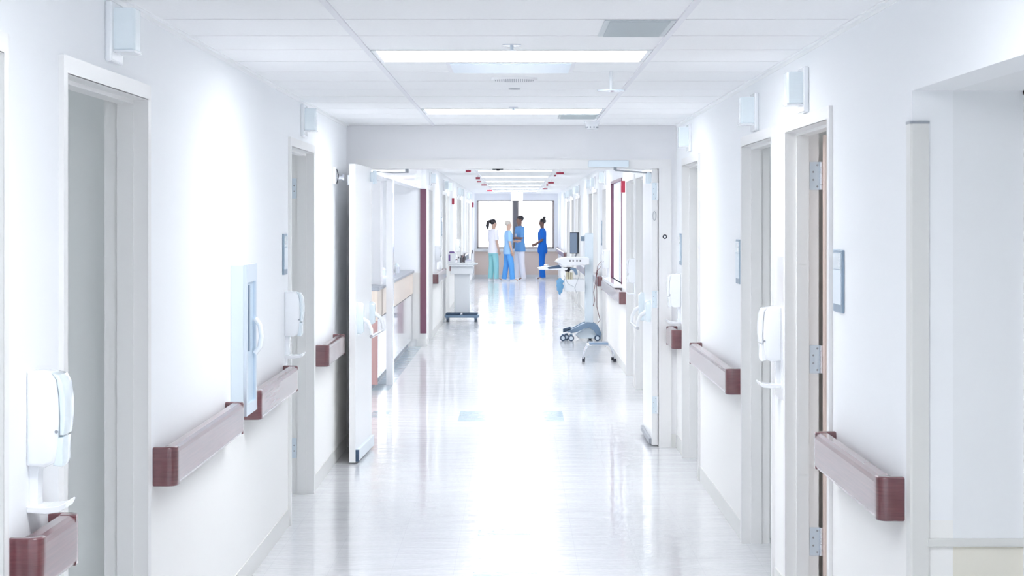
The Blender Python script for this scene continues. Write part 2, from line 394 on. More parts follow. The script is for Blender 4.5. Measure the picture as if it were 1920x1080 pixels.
# ------------------------------------------------------------------ doorways
def hinge(t, x, s, y, z, yo=-1):
    # leaf plate on the jamb facing the viewer, x = inner start, going deeper by -s
    p = MB(); p.box(x, x-s*.044, y-.004, y, z, z+.125, .001)
    h = p.build('hinge', M['steel'], t)
    c = MB()
    for k in range(5): c.cyl((x-s*.050, y-.008, z+k*.025+.001), .0075, .0235)
    c.build('knuckle', M['chrome'], h, smooth=True)
    c = MB()
    for dx, dz in ((.034, .015), (.016, .045), (.016, .08), (.034, .11)): c.cyl((x-s*dx, y-.006, z+dz), .0045, .003, 'y', 10)
    c.build('screws', M['grey'], h)
ndoor = [0]
def doorway(x, s, a, b, h, label, leaf=None, hinges=False, step=.05):
    # x wall face, s direction into the corridor; frame wraps the opening a..b
    ndoor[0] += 1
    t = thing('door_%d' % ndoor[0], (x, (a+b)/2, 0), label, 'doorway', kind='structure')
    m = MB(); pr = .015; e = .004
    xf = x + s*pr; xb = x - s*(TH+.01)
    # casings
    for xx0, xx1 in ((x+s*e*0, xf), (x-s*TH, xb)):
        m.box(xx0, xx1, a-.05, a+.002, 0, h-.002, .0); m.box(xx0, xx1, b-.002, b+.05, 0, h-.002, .0); m.box(xx0, xx1, a-.05, b+.05, h-.002, h+.05, .0)
    # jamb linings and head with the stop
    q = .003
    m.box(xf, xb, a-.0005, a+q, 0, h); m.box(xf, xb, b-q, b+.0005, 0, h); m.box(xf, xb, a, b, h-q, h+.0005)
    s0, s1 = xf - s*.05, xf - s*.105
    m.box(s0, s1, a, a+.016, 0, h-.016); m.box(s0, s1, b-.016, b, 0, h-.016); m.box(s0, s1, a, b, h-.016, h)
    m.build('door_frame', M['frame'], t)
    if hinges:
        for z in (.225, 1.035, 1.85): hinge(t, s1 - s*.004, s, b-q, z)
    if leaf:
        lx = xb - s*.016
        l = MB(); l.box(lx, lx - s*1.1, b-.055, b-.012, .012, h-.012, .001); lf = l.build('door_leaf', M[leaf], t)
    return t
doorway(XL, 1, *DL[0], HL, 'door frame at the very left edge of the near wall')
doorway(XL, 1, *DL[1], HL, 'nearest full doorway on the left with a dark grey opening')
doorway(XL, 1, *DL[2], HL, 'second doorway on the left, just before the double doors', hinges=True)
doorway(XR, -1, *DR[0], HR, 'nearest doorway on the right with steel hinges and peach wood door', leaf='wood_leaf', hinges=True)
doorway(XR, -1, *DR[1], HR, 'second doorway on the right with plain grey opening')
doorway(XR, -1, *DR[2], HR, 'third doorway on the right, next to the cross wall')
ordn = ['first', 'second', 'third', 'fourth', 'fifth', 'sixth', 'seventh', 'eighth', 'ninth', 'tenth']
for i, (a, b) in enumerate(DLF): doorway(FL, 1, a, b, HF, '%s doorway along the left wall past the nurse station' % ordn[i])
for i, (a, b) in enumerate(DRF): doorway(FR, -1, a, b, HF, '%s doorway along the right wall past the double doors' % ordn[i])

# double doorway in the cross wall
t = thing('door_%d' % (ndoor[0]+1), (0, YW, 0), 'wide open double doors in the cross wall of the corridor', 'double door', kind='structure')
m = MB()
for y0, y1 in ((YW-.015, YW), (YW2, YW2+.015)):
    m.box(OX0-.095, OX0, y0, y1, 0, OH); m.box(OX1, OX1+.095, y0, y1, 0, OH); m.box(OX0-.095, OX1+.095, y0, y1, OH, OH+.07)
m.box(OX0-.05, OX0, YW-.014, YW2+.014, 0, OH); m.box(OX1, OX1+.05, YW-.014, YW2+.014, 0, OH); m.box(OX0-.04, OX1+.04, YW-.014, YW2+.014, OH, OH+.03)
m.box(OX1+.091, OX1+.0955, YW-.018, YW-.01, 0, OH+.07)
m.build('door_frame', M['frame'], t)
# left leaf, swung towards the viewer
ang = math.radians(2.2)
def leafpts(u, v, w_): # u along the leaf from hinge towards viewer, v thickness towards corridor
    hx, hy = -1.09, YW-.02
    d = Vector((-math.sin(ang), -math.cos(ang))); nn = Vector((math.cos(ang), -math.sin(ang)))
    p = Vector((hx, hy)) + d*u + nn*v
    return (p.x, p.y, w_)
def lbox(mb, u0, u1, v0, v1, z0, z1, bev=0):
    n0 = len(mb.bm.verts); v = []
    for z in (z0, z1):
        for u, q in ((u0, v0), (u1, v0), (u1, v1), (u0, v1)): v.append(mb.bm.verts.new(leafpts(u, q, z)))
    fs = [mb.bm.faces.new([v[i] for i in f]) for f in ((3, 2, 1, 0), (4, 5, 6, 7), (0, 1, 5, 4), (1, 2, 6, 5), (2, 3, 7, 6), (3, 0, 4, 7))]
    bmesh.ops.recalc_face_normals(mb.bm, faces=fs); mb._bev(v, bev)
LL = 1.0
m = MB(); lbox(m, 0, LL, -.045, 0, .012, OH+.01, .002); lf = m.build('left_leaf', M['leaf'], t, label='left door leaf swung towards the viewer')
m = MB(); lbox(m, .02, LL-.03, 0, .022, .02, .10, .003); m.build('door_sweep', M['blue_metal'], lf)
m = MB(); lbox(m, LL-.03, LL-.005, 0, .024, .018, .10); m.build('sweep_end', M['darkblue'], lf)
def panic(u0, u1, f, parent, z=1.02):
    # crossbar exit device: two housings, two arms, a bar; f maps (u, v, z) to the world
    def hous(u, hw, hh, dpt):
        mb = MB(); out = []
        for q in range(16):
            a_ = q*2*PI/16; cx = math.copysign(abs(math.cos(a_))**.6, math.cos(a_))*hw; cz = math.copysign(abs(math.sin(a_))**.6, math.sin(a_))*hh
            out.append((u+cx, z+cz))
        rings = [[Vector(f(p[0], 0, p[1])) for p in out], [Vector(f(p[0], dpt*.6, p[1])) for p in out], [Vector(f(u+(p[0]-u)*.8, dpt, z+(p[1]-z)*.85)) for p in out]]
        return mb.loft(rings)
    hous(u0, .035, .115, .045).build('exit_device_case', M['lens'], parent, smooth=True)
    hous(u1, .03, .085, .04).build('exit_device_case', M['lens'], parent, smooth=True)
    for u in (u0, u1):
        MB().tube([f(u, .03, z+.0), f(u, .075, z-.03), f(u, .098, z-.08), f(u, .10, z-.13)], [.016, .015, .013, .013]).build('bar_arm', M['white'], parent, smooth=True)
    MB().tube([f(u0+.02, .10, z-.13), f(u1-.02, .10, z-.13)], .013).build('push_bar', M['chrome'], parent, smooth=True)
panic(.88, .12, leafpts, lf)
m = MB(); m.tube([leafpts(.06, .012, 2.045), leafpts(.06, .03, 2.045)], .03); lbox(m, .03, .10, 0, .02, 2.0, 2.07, .004)
m.tube([leafpts(.06, .03, 1.985), leafpts(.06, .03, 2.085)], .016); m.build('closer_shoe', M['blue_metal'], lf, smooth=True)
m = MB(); m.tube([leafpts(.06, .03, 2.08), (-.93, YW+.03, 2.07), (-.82, YW+.06, 2.075)], .0045); m.box(-.84, -.815, YW+.04, YW+.07, 2.07, 2.10)
m.build('closer_arm', M['grey'], t)
m = MB(); lbox(m, LL-.09, LL-.02, -.06, -.045, 1.96, 2.03, .003); m.build('armature_plate', M['chrome'], lf)
# right leaf, swung away from the viewer
rx0, rx1, ry0 = 1.024, 1.07, YW+.03
def rleaf(u, v, z): return (rx0 - v, ry0 + u, z)
m = MB(); m.box(rx0, rx1, ry0, ry0+1.0, .012, OH+.01, .002); rl = m.build('right_leaf', M['leaf'], t, label='right door leaf swung away, seen nearly edge-on')
panic(.86, .12, rleaf, rl)
m = MB(); m.box(rx0-.02, rx0, ry0+.02, ry0+.97, .02, .06, .002); m.build('door_sweep', M['grey'], rl)
for z in (.25, 1.05, 1.865):
    m = MB(); m.box(rx0+.002, rx1-.004, ry0-.005, ry0-.001, z, z+.13, .001); hg = m.build('hinge', M['blue_metal'], rl)
    m = MB(); m.cyl((rx1-.002, ry0-.008, z), .006, .13); m.build('knuckle', M['white'], hg, smooth=True)
    m = MB()
    for dx, dz in ((.03, .015), (.014, .045), (.014, .085), (.03, .115)): m.cyl((rx0+dx, ry0-.007, z+dz), .003, .003, 'y', 8)
    m.build('screws', M['grey'], hg)
m = MB()
for (za, zb) in ((1.70, 1.79),): m.tube([(rx0+.02+.012*math.cos(q*PI/6), ry0-.004, (za+zb)/2+.035*math.sin(q*PI/6)) for q in range(13)], .002, 6)
m.build('latch_ring', M['grey'], rl)
m = MB(); m.cyl((OX1+.045, YW-.017, 1.588), .017, .006, 'y'); kk = m.build('key_switch', M['black'], t); MB().cyl((OX1+.045, YW-.02, 1.588), .009, .005, 'y').build('switch_centre', M['white'], kk)
m = MB(); m.tube([(1.03, ry0+.06, 2.07), (.80, YW+.02, 2.085), (.745, YW+.0, 2.09)], .006); m.tube([(.745, YW-.02, 2.09), (.745, YW-.02, 2.12)], .012); m.build('closer_arm', M['grey'], t)
m = MB(); m.tube([(1.0, ry0+.06, 1.99), (1.0, ry0+.06, 2.08)], .02); m.box(1.0, 1.024, ry0+.03, ry0+.09, 2.0, 2.07); m.build('closer_shoe', M['blue_metal'], rl, smooth=True)
m = MB(); m.box((1103-968)*YW/F, (1178-968)*YW/F, YW-.065, YW-.015, 2.112, 2.163, .006); m.build('closer_body', M['blue_metal'], t)
m = MB(); m.box(-.15, -.125, YW+.02, YW+.05, 2.085, 2.10); m.box(-.18, -.10, YW+.01, YW+.06, 2.095, 2.10); m.build('latch_strike', M['black'], t)
# magnetic hold-open on the left wall
t = thing('door_holder', (XL, 13.45, 1.97), 'pale wall box and round magnet that hold the open left door', 'door holder')
m = MB(); m.box(XL, XL+.022, 13.38, 13.5, 1.965, 2.085, .003); m.build('wall_box', M['white'], t)
m = MB(); m.cyl((XL+.022, 13.46, 2.01), .014, .045, 'x'); m.cyl((XL+.062, 13.46, 2.01), .026, .014, 'x'); m.build('magnet', M['chrome'], t, smooth=True)
m = MB(); m.tube([(XL+.024, 13.44, 2.07), (XL+.035, 13.44, 2.03), (XL+.03, 13.44, 1.99), (XL+.024, 13.44, 1.97)], .0035, 6); m.build('wire', M['black'], t)

# ------------------------------------------------------------------ handrails
def handrail(x, s, a, b, label, group):
    t = thing('handrail', (x, (a+b)/2, .78), label, 'handrail', group)
    z0, z1, d0, d1, c = .78, .915, .035, .085, .055
    prof = [(x+s*d0, z0+.01), (x+s*(d1-.014), z0), (x+s*(d1-.004), z0+.004), (x+s*d1, z0+.014), (x+s*d1, z1-.02), (x+s*(d1-.005), z1-.006), (x+s*(d1-.018), z1), (x+s*(d0+.004), z1), (x+s*d0, z1-.01)]
    MB().prism(prof, 'y', a+c, b-c).build('rail', M['maroon'], t)
    for y, sg in ((a, 1), (b, -1)):
        out = [(x, y)]
        for q in range(7):
            w_ = q*PI/2/6; out.append((x+s*(d1-.035+.035*math.sin(w_)), y+sg*(.035-.035*math.cos(w_))))
        out += [(x+s*d1, y+sg*c), (x+s*d0, y+sg*c), (x+s*d0, y+sg*.02), (x, y+sg*.02)]
        MB().prism(out, 'z', z0-.002, z1+.002, .006).build('end_cap', M['maroon'], t, smooth=True)
    return t
g = 'maroon handrails on the walls'
handrail(XL, 1, 4.83, 5.27, 'short maroon handrail at the lower left corner, under the nearest dispenser', g)
handrail(XL, 1, 6.76, 8.46, 'long maroon handrail between the nearest left doorway and the extinguisher cabinet', g)
handrail(XL, 1, 9.0, 10.55, 'maroon handrail just past the extinguisher cabinet on the left', g)
handrail(XL, 1, 12.25, 13.42, 'maroon handrail ending behind the open left door leaf', g)
handrail(XR, -1, 5.98, 7.28, 'maroon handrail nearest on the right, beside the corner guard', g)
handrail(XR, -1, 10.30, 12.52, 'maroon handrail on the right between second and third doorways', g)
handrail(XR, -1, 13.92, 14.44, 'stub of maroon handrail on the right at the cross wall', g)
handrail(FR, -1, 21.2, 25.6, 'maroon handrail on the right below the glazed opening', g)
handrail(FR, -1, 26.95, 28.8, 'maroon handrail on the right just behind the computer cart', g)
handrail(FR, -1, 32.1, 36.2, 'maroon handrail on the right beyond the computer cart monitor', g)
handrail(FR, -1, 46.2, 55.5, 'farthest maroon handrail on the right near the windows', g)
handrail(FL, 1, 28.0, 31.2, 'maroon handrail on the left just past the plum corner guard', g)
handrail(FL, 1, 34.9, 38.8, 'maroon handrail on the left behind the supply cart', g)
handrail(FL, 1, 42.3, 46.0, 'maroon handrail far on the left beyond the supply cart', g)

# ------------------------------------------------------------------ signal lamps over the doorways
def signal(x, s, yc, label):
    dz = (.05 if yc < 14 else .03) if s > 0 else (.025 if yc > 13 else 0)
    t = thing('signal_lamp', (x, yc, 2.163+dz), label, 'signal lamp', 'signal lamps above the doorways')
    m = MB(); m.box(x, x+s*.022, yc-.03, yc+.15, 2.163+dz, 2.352+dz, .006); m.build('back_plate', M['white'], t)
    m = MB(); z0, z1 = 2.20+dz, 2.333+dz
    m.prism([(x+s*.022, yc+.0), (x+s*.078, yc+.012), (x+s*.086, yc+.022), (x+s*.086, yc+.10), (x+s*.078, yc+.11), (x+s*.022, yc+.12)], 'z', z0, z1, .004)
    m.build('lens', M['lampbox'], t)
    m = MB(); m.box(x+s*.02, x+s*.088, yc-.002, yc+.122, z0-.008, z0, .002); m.build('lens_rim', M['white'], t)
    return t
sig_l = ['%s signal lamp box above the nearest full left doorway', '%s signal lamp box above the second left doorway']
signal(XL, 1, 6.0, 'pale blue signal lamp box above the nearest full left doorway')
signal(XL, 1, 11.42, 'pale blue signal lamp box above the second left doorway')
signal(XR, -1, 7.96, 'pale blue signal lamp box above the nearest right doorway')
signal(XR, -1, 9.60, 'pale blue signal lamp box above the second right doorway')
signal(XR, -1, 13.25, 'white signal lamp box above the third right doorway, by the cross wall')
for i, (a, b) in enumerate(DLF): signal(FL, 1, (a+b)/2-.05, 'small pale signal lamp over the %s doorway past the nurse station on the left' % ordn[i])
for i, (a, b) in enumerate(DRF):
    if i > 1: signal(FR, -1, (a+b)/2-.05, 'small pale signal lamp over the %s doorway past the double doors on the right' % ordn[i])

# ------------------------------------------------------------------ sanitizer dispensers
def dispenser(x, s, y, label, lens='lens'):
    t = thing('sanitizer_dispenser', (x, y, .95), label, 'sanitizer dispenser', 'white sanitizer dispensers on the walls')
    P = lambda pts: [(x+s*d*.80, z) for d, z in pts]
    hw = .058
    m = MB(); m.prism(P([(0, 1.075), (0, 1.32), (.045, 1.322), (.085, 1.316), (.097, 1.30), (.105, 1.25), (.107, 1.19), (.100, 1.12), (.092, 1.083), (.06, 1.07)]), 'y', y-hw, y+hw, .012); b = m.build('housing', M['white'], t, smooth=True)
    m = MB(); m.prism(P([(.080, 1.318), (.105, 1.312), (.118, 1.29), (.126, 1.245), (.126, 1.20), (.120, 1.155), (.108, 1.155), (.109, 1.20), (.106, 1.26), (.098, 1.30)]), 'y', y-hw+.004, y+hw-.004, .004); m.build('front_window', M[lens], t, smooth=True)
    m = MB(); m.prism(P([(.085, 1.075), (.112, 1.072), (.116, 1.085), (.116, 1.125), (.119, 1.15), (.095, 1.15)]), 'y', y-hw+.01, y+hw-.01, .004); m.build('nozzle_cover', M['lens'] if lens == 'lens' else M['white'], t, smooth=True)
    m = MB(); m.prism(P([(0, .96), (0, 1.08), (.035, 1.08), (.03, 1.05), (.028, .985), (.03, .96)]), 'y', y-.03, y+.03, .003)
    m.build('tray_bracket', M['white'], t)
    m = MB(); m.prism(P([(0, .952), (0, .968), (.06, .966), (.105, .970), (.127, .98), (.131, .978), (.122, .962), (.105, .953), (.06, .948)]), 'y', y-.052, y+.052, .003)
    m.build('drip_tray', M['white'], t)
    m = MB(); m.cyl((x+s*.079, y-hw-.0, 1.165), .0045, .004, 'y', 8); m.build('lock', M['grey'], b)
    return t
dispenser(XL, 1, 5.07, 'large white sanitizer dispenser at the left edge above the shortest handrail')
dispenser(XL, 1, 10.66, 'white sanitizer dispenser on the left between handrail and second doorway')
dispenser(XR, -1, 8.80, 'glowing white sanitizer dispenser on the narrow pier between the right doorways', 'white')
dispenser(XR, -1, 14.15, 'white sanitizer dispenser half hidden beside the right jamb of the double doors', 'white')
dispenser(FR, -1, 19.56, 'white sanitizer dispenser seen through the double doors beside the right leaf', 'white')
dispenser(FR, -1, 25.2, 'pale sanitizer dispenser on the right wall nearest the computer cart', 'white')
dispenser(FL, 1, 28.9, 'small white sanitizer dispenser on the left wall past the plum guard', 'white')
dispenser(FL, 1, 38.5, 'far white sanitizer dispenser on the left wall beyond the supply cart', 'white')

# ------------------------------------------------------------------ room signs
def sign(x, s, a, b, z0, z1, label):
    t = thing('room_sign', (x, (a+b)/2, z0), label, 'sign', 'room signs beside the doorways')
    m = MB(); m.box(x, x+s*.010, a, b, z0, z1, .002); m.build('backing', M['signd'], t)
    m = MB(); m.box(x+s*.010, x+s*.013, a+.012, b-.012, z0+.03, z1-.075); m.build('name_panel', M['sign'], t)
    m = MB(); m.box(x+s*.010, x+s*.013, a+.012, b-.012, z1-.072, z1-.012); p = m.build('header_panel', M['lens'], t)
    m = MB(); yc = a+.045
    m.cyl((x+s*.013, yc, z1-.033), .007, s*.001, 'x', 12); m.box(x+s*.013, x+s*.0145, yc-.008, yc+.008, z1-.062, z1-.044); m.build('pictogram', M['white'], p)
sign(XL, 1, 10.50, 10.66, 1.415, 1.64, 'slim pale blue room sign on the left before the second doorway')
sign(XR, -1, 7.075, 7.27, 1.373, 1.606, 'pale blue room sign with dark edge nearest on the right')
sign(XR, -1, 10.32, 10.50, 1.37, 1.61, 'narrow pale room sign just past the second right doorway')
sign(XR, -1, 14.0, 14.15, 1.385, 1.615, 'pale room sign on the right beside the cross wall')
sign(FL, 1, 31.2, 31.4, 1.45, 1.75, 'pale sign on the left wall past the plum corner guard')
sign(FR, -1, 27.2, 27.4, 1.35, 1.7, 'thin sign on the right wall behind the computer cart')

# ------------------------------------------------------------------ extinguisher cabinet
ca, cb, cz0, cz1, cd = 8.60, 8.95, .835, 1.515, .06
t = thing('extinguisher_cabinet', (XL, (ca+cb)/2, cz0), 'pale blue metal wall cabinet with glass door between the left handrails', 'cabinet')
m = MB(); m.box(XL, XL+cd, ca, cb, cz0, cz1, .004); m.build('body', M['blue_metal'], t)
xx = XL+cd; fr = .045
m = MB(); m.box(xx, xx+.012, ca, ca+fr, cz0, cz1); m.box(xx, xx+.012, cb-fr, cb, cz0, cz1); m.box(xx, xx+.012, ca+fr, cb-fr, cz1-.08, cz1); m.box(xx, xx+.012, ca+fr, cb-fr, cz0, cz0+.05)
d = m.build('cabinet_door', M['steel'], t)
m = MB(); m.box(xx+.001, xx+.005, ca+fr, cb-fr, cz0+.05, cz1-.08); m.build('glass_pane', M['cabglass'], d)
m = MB(); m.tube([(xx+.012, cb-.07, 1.10), (xx+.035, cb-.07, 1.13), (xx+.042, cb-.07, 1.18), (xx+.035, cb-.07, 1.23), (xx+.012, cb-.07, 1.26)], .012); m.build('pull_handle', M['white'], d, smooth=True)
m = MB(); m.box(xx+.0005, xx+.0065, ca+.12, ca+.16, 1.12, 1.42); m.build('dark_strip', M['screen'], d)

# ------------------------------------------------------------------ corner guards and recess trim
m = MB(); gy = 5.87
m.prism([(XR-.006, gy+.055), (XR-.006, gy-.002), (XR+.0, gy-.008), (XR+.05, gy-.008), (XR+.05, gy-.001), (XR+.001, gy-.001), (XR-.0, gy+.055)], 'z', .0, 2.012)
tag(m.build('corner_guard', M['guard']), 'cream vinyl corner guard on the right wall corner beside the recess', 'corner guard', 'corner guards')
m = MB(); m.prism([(XR-.008, gy+.056), (XR-.008, gy-.004), (XR-.002, gy-.010), (XR+.052, gy-.010), (XR+.052, gy-.001), (XR+.001, gy-.001), (XR, gy+.056)], 'z', 2.012, 2.020)
o = m.build('guard_cap', M['grey']); o.parent = bpy.data.objects['corner_guard']
m = MB(); m.box(FL-.075, FL+.006, 25.882, 25.888, .18, 2.13); m.box(FL, FL+.006, 25.888, 25.96, .18, 2.13)
tag(m.build('corner_guard', M['plum']), 'tall plum coloured corner guard on the pillar left of the far corridor', 'corner guard', 'corner guards')
m = MB(); m.box(XR+.045, 3.0, gy-.012, gy, .72, .745, .003); struct('trim_%d' % n, m, M['guard'], 'cream rail on top of the recess wainscot', 'trim'); n += 1
m = MB(); rx = 1.549
m.box(rx, rx+.05, gy-.015, gy, 0, 2.15); m.box(rx, 2.65, gy-.015, gy, 2.10, 2.15); m.box(2.6, 2.65, gy-.015, gy, 0, 2.15); m.box(rx+.05, 2.6, gy-.004, gy, 0, 2.10)
struct('door_%d' % (ndoor[0]+2), m, M['frame'], 'door frame edge at the extreme right inside the recess', 'door')
tag(MB().box(XR-.001, XR-.003, 8.62, 8.98, .9, 1.55).build('wall_plate', M['lam']), 'white protective sheet on the pier behind the right dispenser', 'wall plate')

# ------------------------------------------------------------------ ceiling fixtures
def troffer(y, z, label, x0=GX[0]+.015, x1=GX[1]-.015, group='ceiling light panels', glow='glow'):
    a, b = y+.012, y+CELL-.012
    t = thing('ceiling_light', ((x0+x1)/2, (a+b)/2, z), label, 'ceiling light', group)
    m = MB(); f = .02
    m.box(x0, x1, a, a+f, z-.004, z+.06); m.box(x0, x1, b-f, b, z-.004, z+.06); m.box(x0, x0+f, a+f, b-f, z-.004, z+.06); m.box(x1-f, x1, a+f, b-f, z-.004, z+.06)
    m.box(x0, x1, a, b, z+.06, z+.07)
    m.build('light_frame', M['white'], t)
    m = MB(); m.box(x0+f, x1-f, a+f, b-f, z+.003, z+.01); m.build('diffuser', M[glow], t)
    return t
j = 0
for y in LIGHT_CELLS:
    if y > YE-1 or y < Y0: continue
    near = y < YW-.5
    if not near and y < YW2: continue
    if near:
        lab = {8.04: 'large bright ceiling light nearest the viewer', 12.31: 'bright ceiling light just before the cross wall'}.get(round(y, 2), 'bright ceiling light above the viewer, out of view')
    else:
        lab = '%s bright ceiling light beyond the double doors' % ordn[j]; j += 1
    troffer(y, CZ if near else CZ2, lab)
for q, y in enumerate((16.5, 21.5)):  # unseen lights added to brighten the alcove and nurse station
    troffer(y, CZ2-.02, ('added unseen fill light over the alcove before the nurse station', 'added unseen fill light over the nurse station')[q], -3.2, -2.0, glow='added_glow')
def slatgrille(x0, x1, y0, y1, z, label, mt):
    t = thing('air_vent', ((x0+x1)/2, (y0+y1)/2, z), label, 'air vent')
    m = MB(); m.box(x0, x1, y0, y1, z-.004, z-.0005, .001); m.build('frame', M[mt], t)
    m = MB(); k = y0+.02
    while k < y1-.02: m.box(x0+.02, x1-.02, k, k+.006, z-.008, z-.004); k += .013
    m.build('louvres', M[mt], t)
def added_room_lamp(x, s, a, b, label):  # lamp added to lift the brightness seen through the near doorways
    t = thing('added_room_light', (x-s*1.2, (a+b)/2, 2.44), label, 'ceiling light', 'added fill lights in the side rooms')
    xc = x-s*1.2; yc = (a+b)/2
    m = MB(); m.box(xc-.31, xc+.31, yc-.31, yc+.31, 2.42, 2.45); m.build('light_frame', M['white'], t)
    MB().box(xc-.29, xc+.29, yc-.29, yc+.29, 2.414, 2.42).build('diffuser', M['added_roomglow'], t)
for i_, (a, b) in enumerate(DL): added_room_lamp(XL, 1, a, b, 'added square fill light inside the %s room on the left' % ordn[i_])
for i_, (a, b) in enumerate(DR): added_room_lamp(XR, -1, a, b, 'added square fill light inside the %s room on the right' % ordn[i_])
slatgrille(.315, .57, YC+.01, YC+CELL-.01, CZ, 'grey rectangular air vent in the ceiling nearest on the right', 'grille')
t = thing('air_vent', (-.02, 8.95, CZ), 'square metal ceiling panel just behind the nearest ceiling light', 'air vent')
m = MB(); m.box(-.32, .27, 8.67, 9.245, CZ-.005, CZ-.0005, .001); m.build('frame', M['tbar'], t)
m = MB(); m.box(-.30, .25, 8.69, 9.225, CZ-.009, CZ-.005, .001); m.build('face_panel', M['steel'], t)
slatgrille(.29, .57, 12.94, 13.5, CZ, 'small bluish vent right behind the second ceiling light', 'grille')
t = thing('ceiling_speaker', (-.01, 9.66, CZ), 'round slotted speaker in the ceiling past the nearest light', 'speaker')
m = MB(); m.cyl((-.01, 9.66, CZ-.012), .115, .012, 'z', 40); m.build('rim', M['ceil'], t)
m = MB()
for k in range(-9, 10):
    h = math.sqrt(max(.0, .10**2-(k*.0105)**2)); m.box(-.01+k*.0105-.0025, -.01+k*.0105+.0025, 9.66-h, 9.66+h, CZ-.014, CZ-.012)
m.build('slots', M['grey'], t)
def sprinkler(x, y, z, r, drop, label):
    t = thing('sprinkler', (x, y, z), label, 'sprinkler', 'ceiling sprinklers')
    m = MB(); m.cyl((x, y, z-.006), r, .006); m.build('escutcheon', M['chrome'], t, smooth=True)
    m = MB(); m.cyl((x, y, z-drop), .007, drop-.006); m.cyl((x, y, z-drop-.003), .016, .003); m.build('nozzle', M['steel'], t, smooth=True)
sprinkler(-.018, 7.80, CZ, .038, .022, 'small sprinkler disc in the ceiling before the nearest light')
sprinkler(-.018, 12.15, CZ, .03, .016, 'tiny sprinkler in the ceiling before the second light')
t = thing('pendant_sprinkler', (.455, 9.23, CZ), 'pale disc hanging on a thin stem right of the ceiling speaker', 'sprinkler')
m = MB(); m.cyl((.455, 9.23, CZ-.09), .008, .09); m.build('stem', M['white'], t, smooth=True)
m = MB(); m.cyl((.455, 9.23, CZ-.095), .066, .006, n=40); m.build('disc', M['lens'], t, smooth=True)
tag(MB().cyl((-.01, 10.45, CZ-.004), .032, .004).build('sprinkler_cover', M['grey']), 'small flat grey disc in the ceiling behind the round speaker', 'cover')
t = thing('smoke_detector', (.55, 13.95, CZ), 'white smoke detector on the ceiling by the cross wall', 'smoke detector')
m = MB(); m.cyl((.55, 13.95, CZ-.018), .056, .018, n=32); m.cyl((.55, 13.95, CZ-.058), .036, .04, n=32, r2=.05); m.build('housing', M['white'], t, smooth=True)
m = MB()
for k in range(10): a_ = k*2*PI/10; m.box(.55+math.cos(a_)*.042-.004, .55+math.cos(a_)*.042+.004, 13.95+math.sin(a_)*.042-.004, 13.95+math.sin(a_)*.042+.004, CZ-.048, CZ-.038)
m.build('sensor_slots', M['grey'], t)
# small maroon blocks hanging from the far ceiling
def hang(px, py, wpx, hpx, lab):
    # measured directly from where they hang, 5 cm under the ceiling
    Y = (CZ2-.05-EYE)*F/(411-py); x = (px-968)*Y/F; wd = wpx*Y/F; h = max(.025, hpx*Y/F)
    t = thing('ceiling_marker', (x, Y, CZ2), lab, 'ceiling marker', 'maroon markers under the far ceiling')
    z = CZ2-.05
    m = MB(); m.box(x-wd/2, x+wd/2, Y-.02, Y+.02, z-h/2, z+h/2, .002); m.build('block', M['red'], t)
    m = MB(); m.box(x-.006, x+.006, Y-.006, Y+.006, z+h/2, CZ2); m.build('hanger', M['white'], t)
for px, py, a_, b_, lab in ((878, 321, 10, 4, 'maroon ceiling block nearest on the left, beyond the header'), (896, 334, 8, 4, 'second maroon ceiling block in the left row'),
        (898, 340.5, 8, 1.5, 'thin maroon ceiling block, third in the left row'), (907.5, 347, 10, 2.2, 'fourth maroon ceiling block in the left row'), (918, 357.5, 10, 2.5, 'farthest maroon ceiling block in the left row'),
        (1050, 325, 14, 4, 'widest maroon ceiling block, nearest on the right'), (1041, 329.5, 4, 3, 'tiny maroon ceiling block, second in the right row'),
        (1033, 342.5, 11, 3, 'third maroon ceiling block in the right row'), (1026, 347, 3, 3, 'tiny dark ceiling block, fourth in the right row'), (1022, 354, 9, 2, 'farthest maroon ceiling block in the right row')):
    hang(px, py, a_, b_, lab)
t = thing('exit_sign', (.015, 50, 2.2), 'blank glowing white sign hanging in front of the far windows', 'sign')
m = MB(); m.box(-.13, .17, 49.98, 50.03, 2.20, 2.42, .004); m.build('sign_box', M['exit'], t)
m = MB(); m.box(.01, .03, 50.0, 50.02, 2.42, CZ2); m.build('hanger', M['white'], t)
# fire alarm boxes
def alarm(x, s, y, z0, z1, wd, lab):
    t = thing('fire_alarm', (x, y, z0), lab, 'fire alarm', 'red fire alarms on the walls')
    m = MB(); m.box(x, x+s*.045, y-wd/2, y+wd/2, z0, z1, .004); m.build('housing', M['red'], t)
    m = MB(); m.box(x+s*.045, x+s*.05, y-wd/4, y+wd/4, z0+(z1-z0)*.55, z1-.02); m.build('strobe', M['white'], t)
alarm(FR, -1, 21.55, 2.02, 2.15, .10, 'red fire alarm on the right wall beside the glazed opening')
alarm(FL, 1, 36.4, 2.0, 2.12, .10, 'dark red fire alarm high on the left wall')
alarm(FL, 1, 53.0, 2.05, 2.18, .10, 'farthest dark red fire alarm on the left near the window')

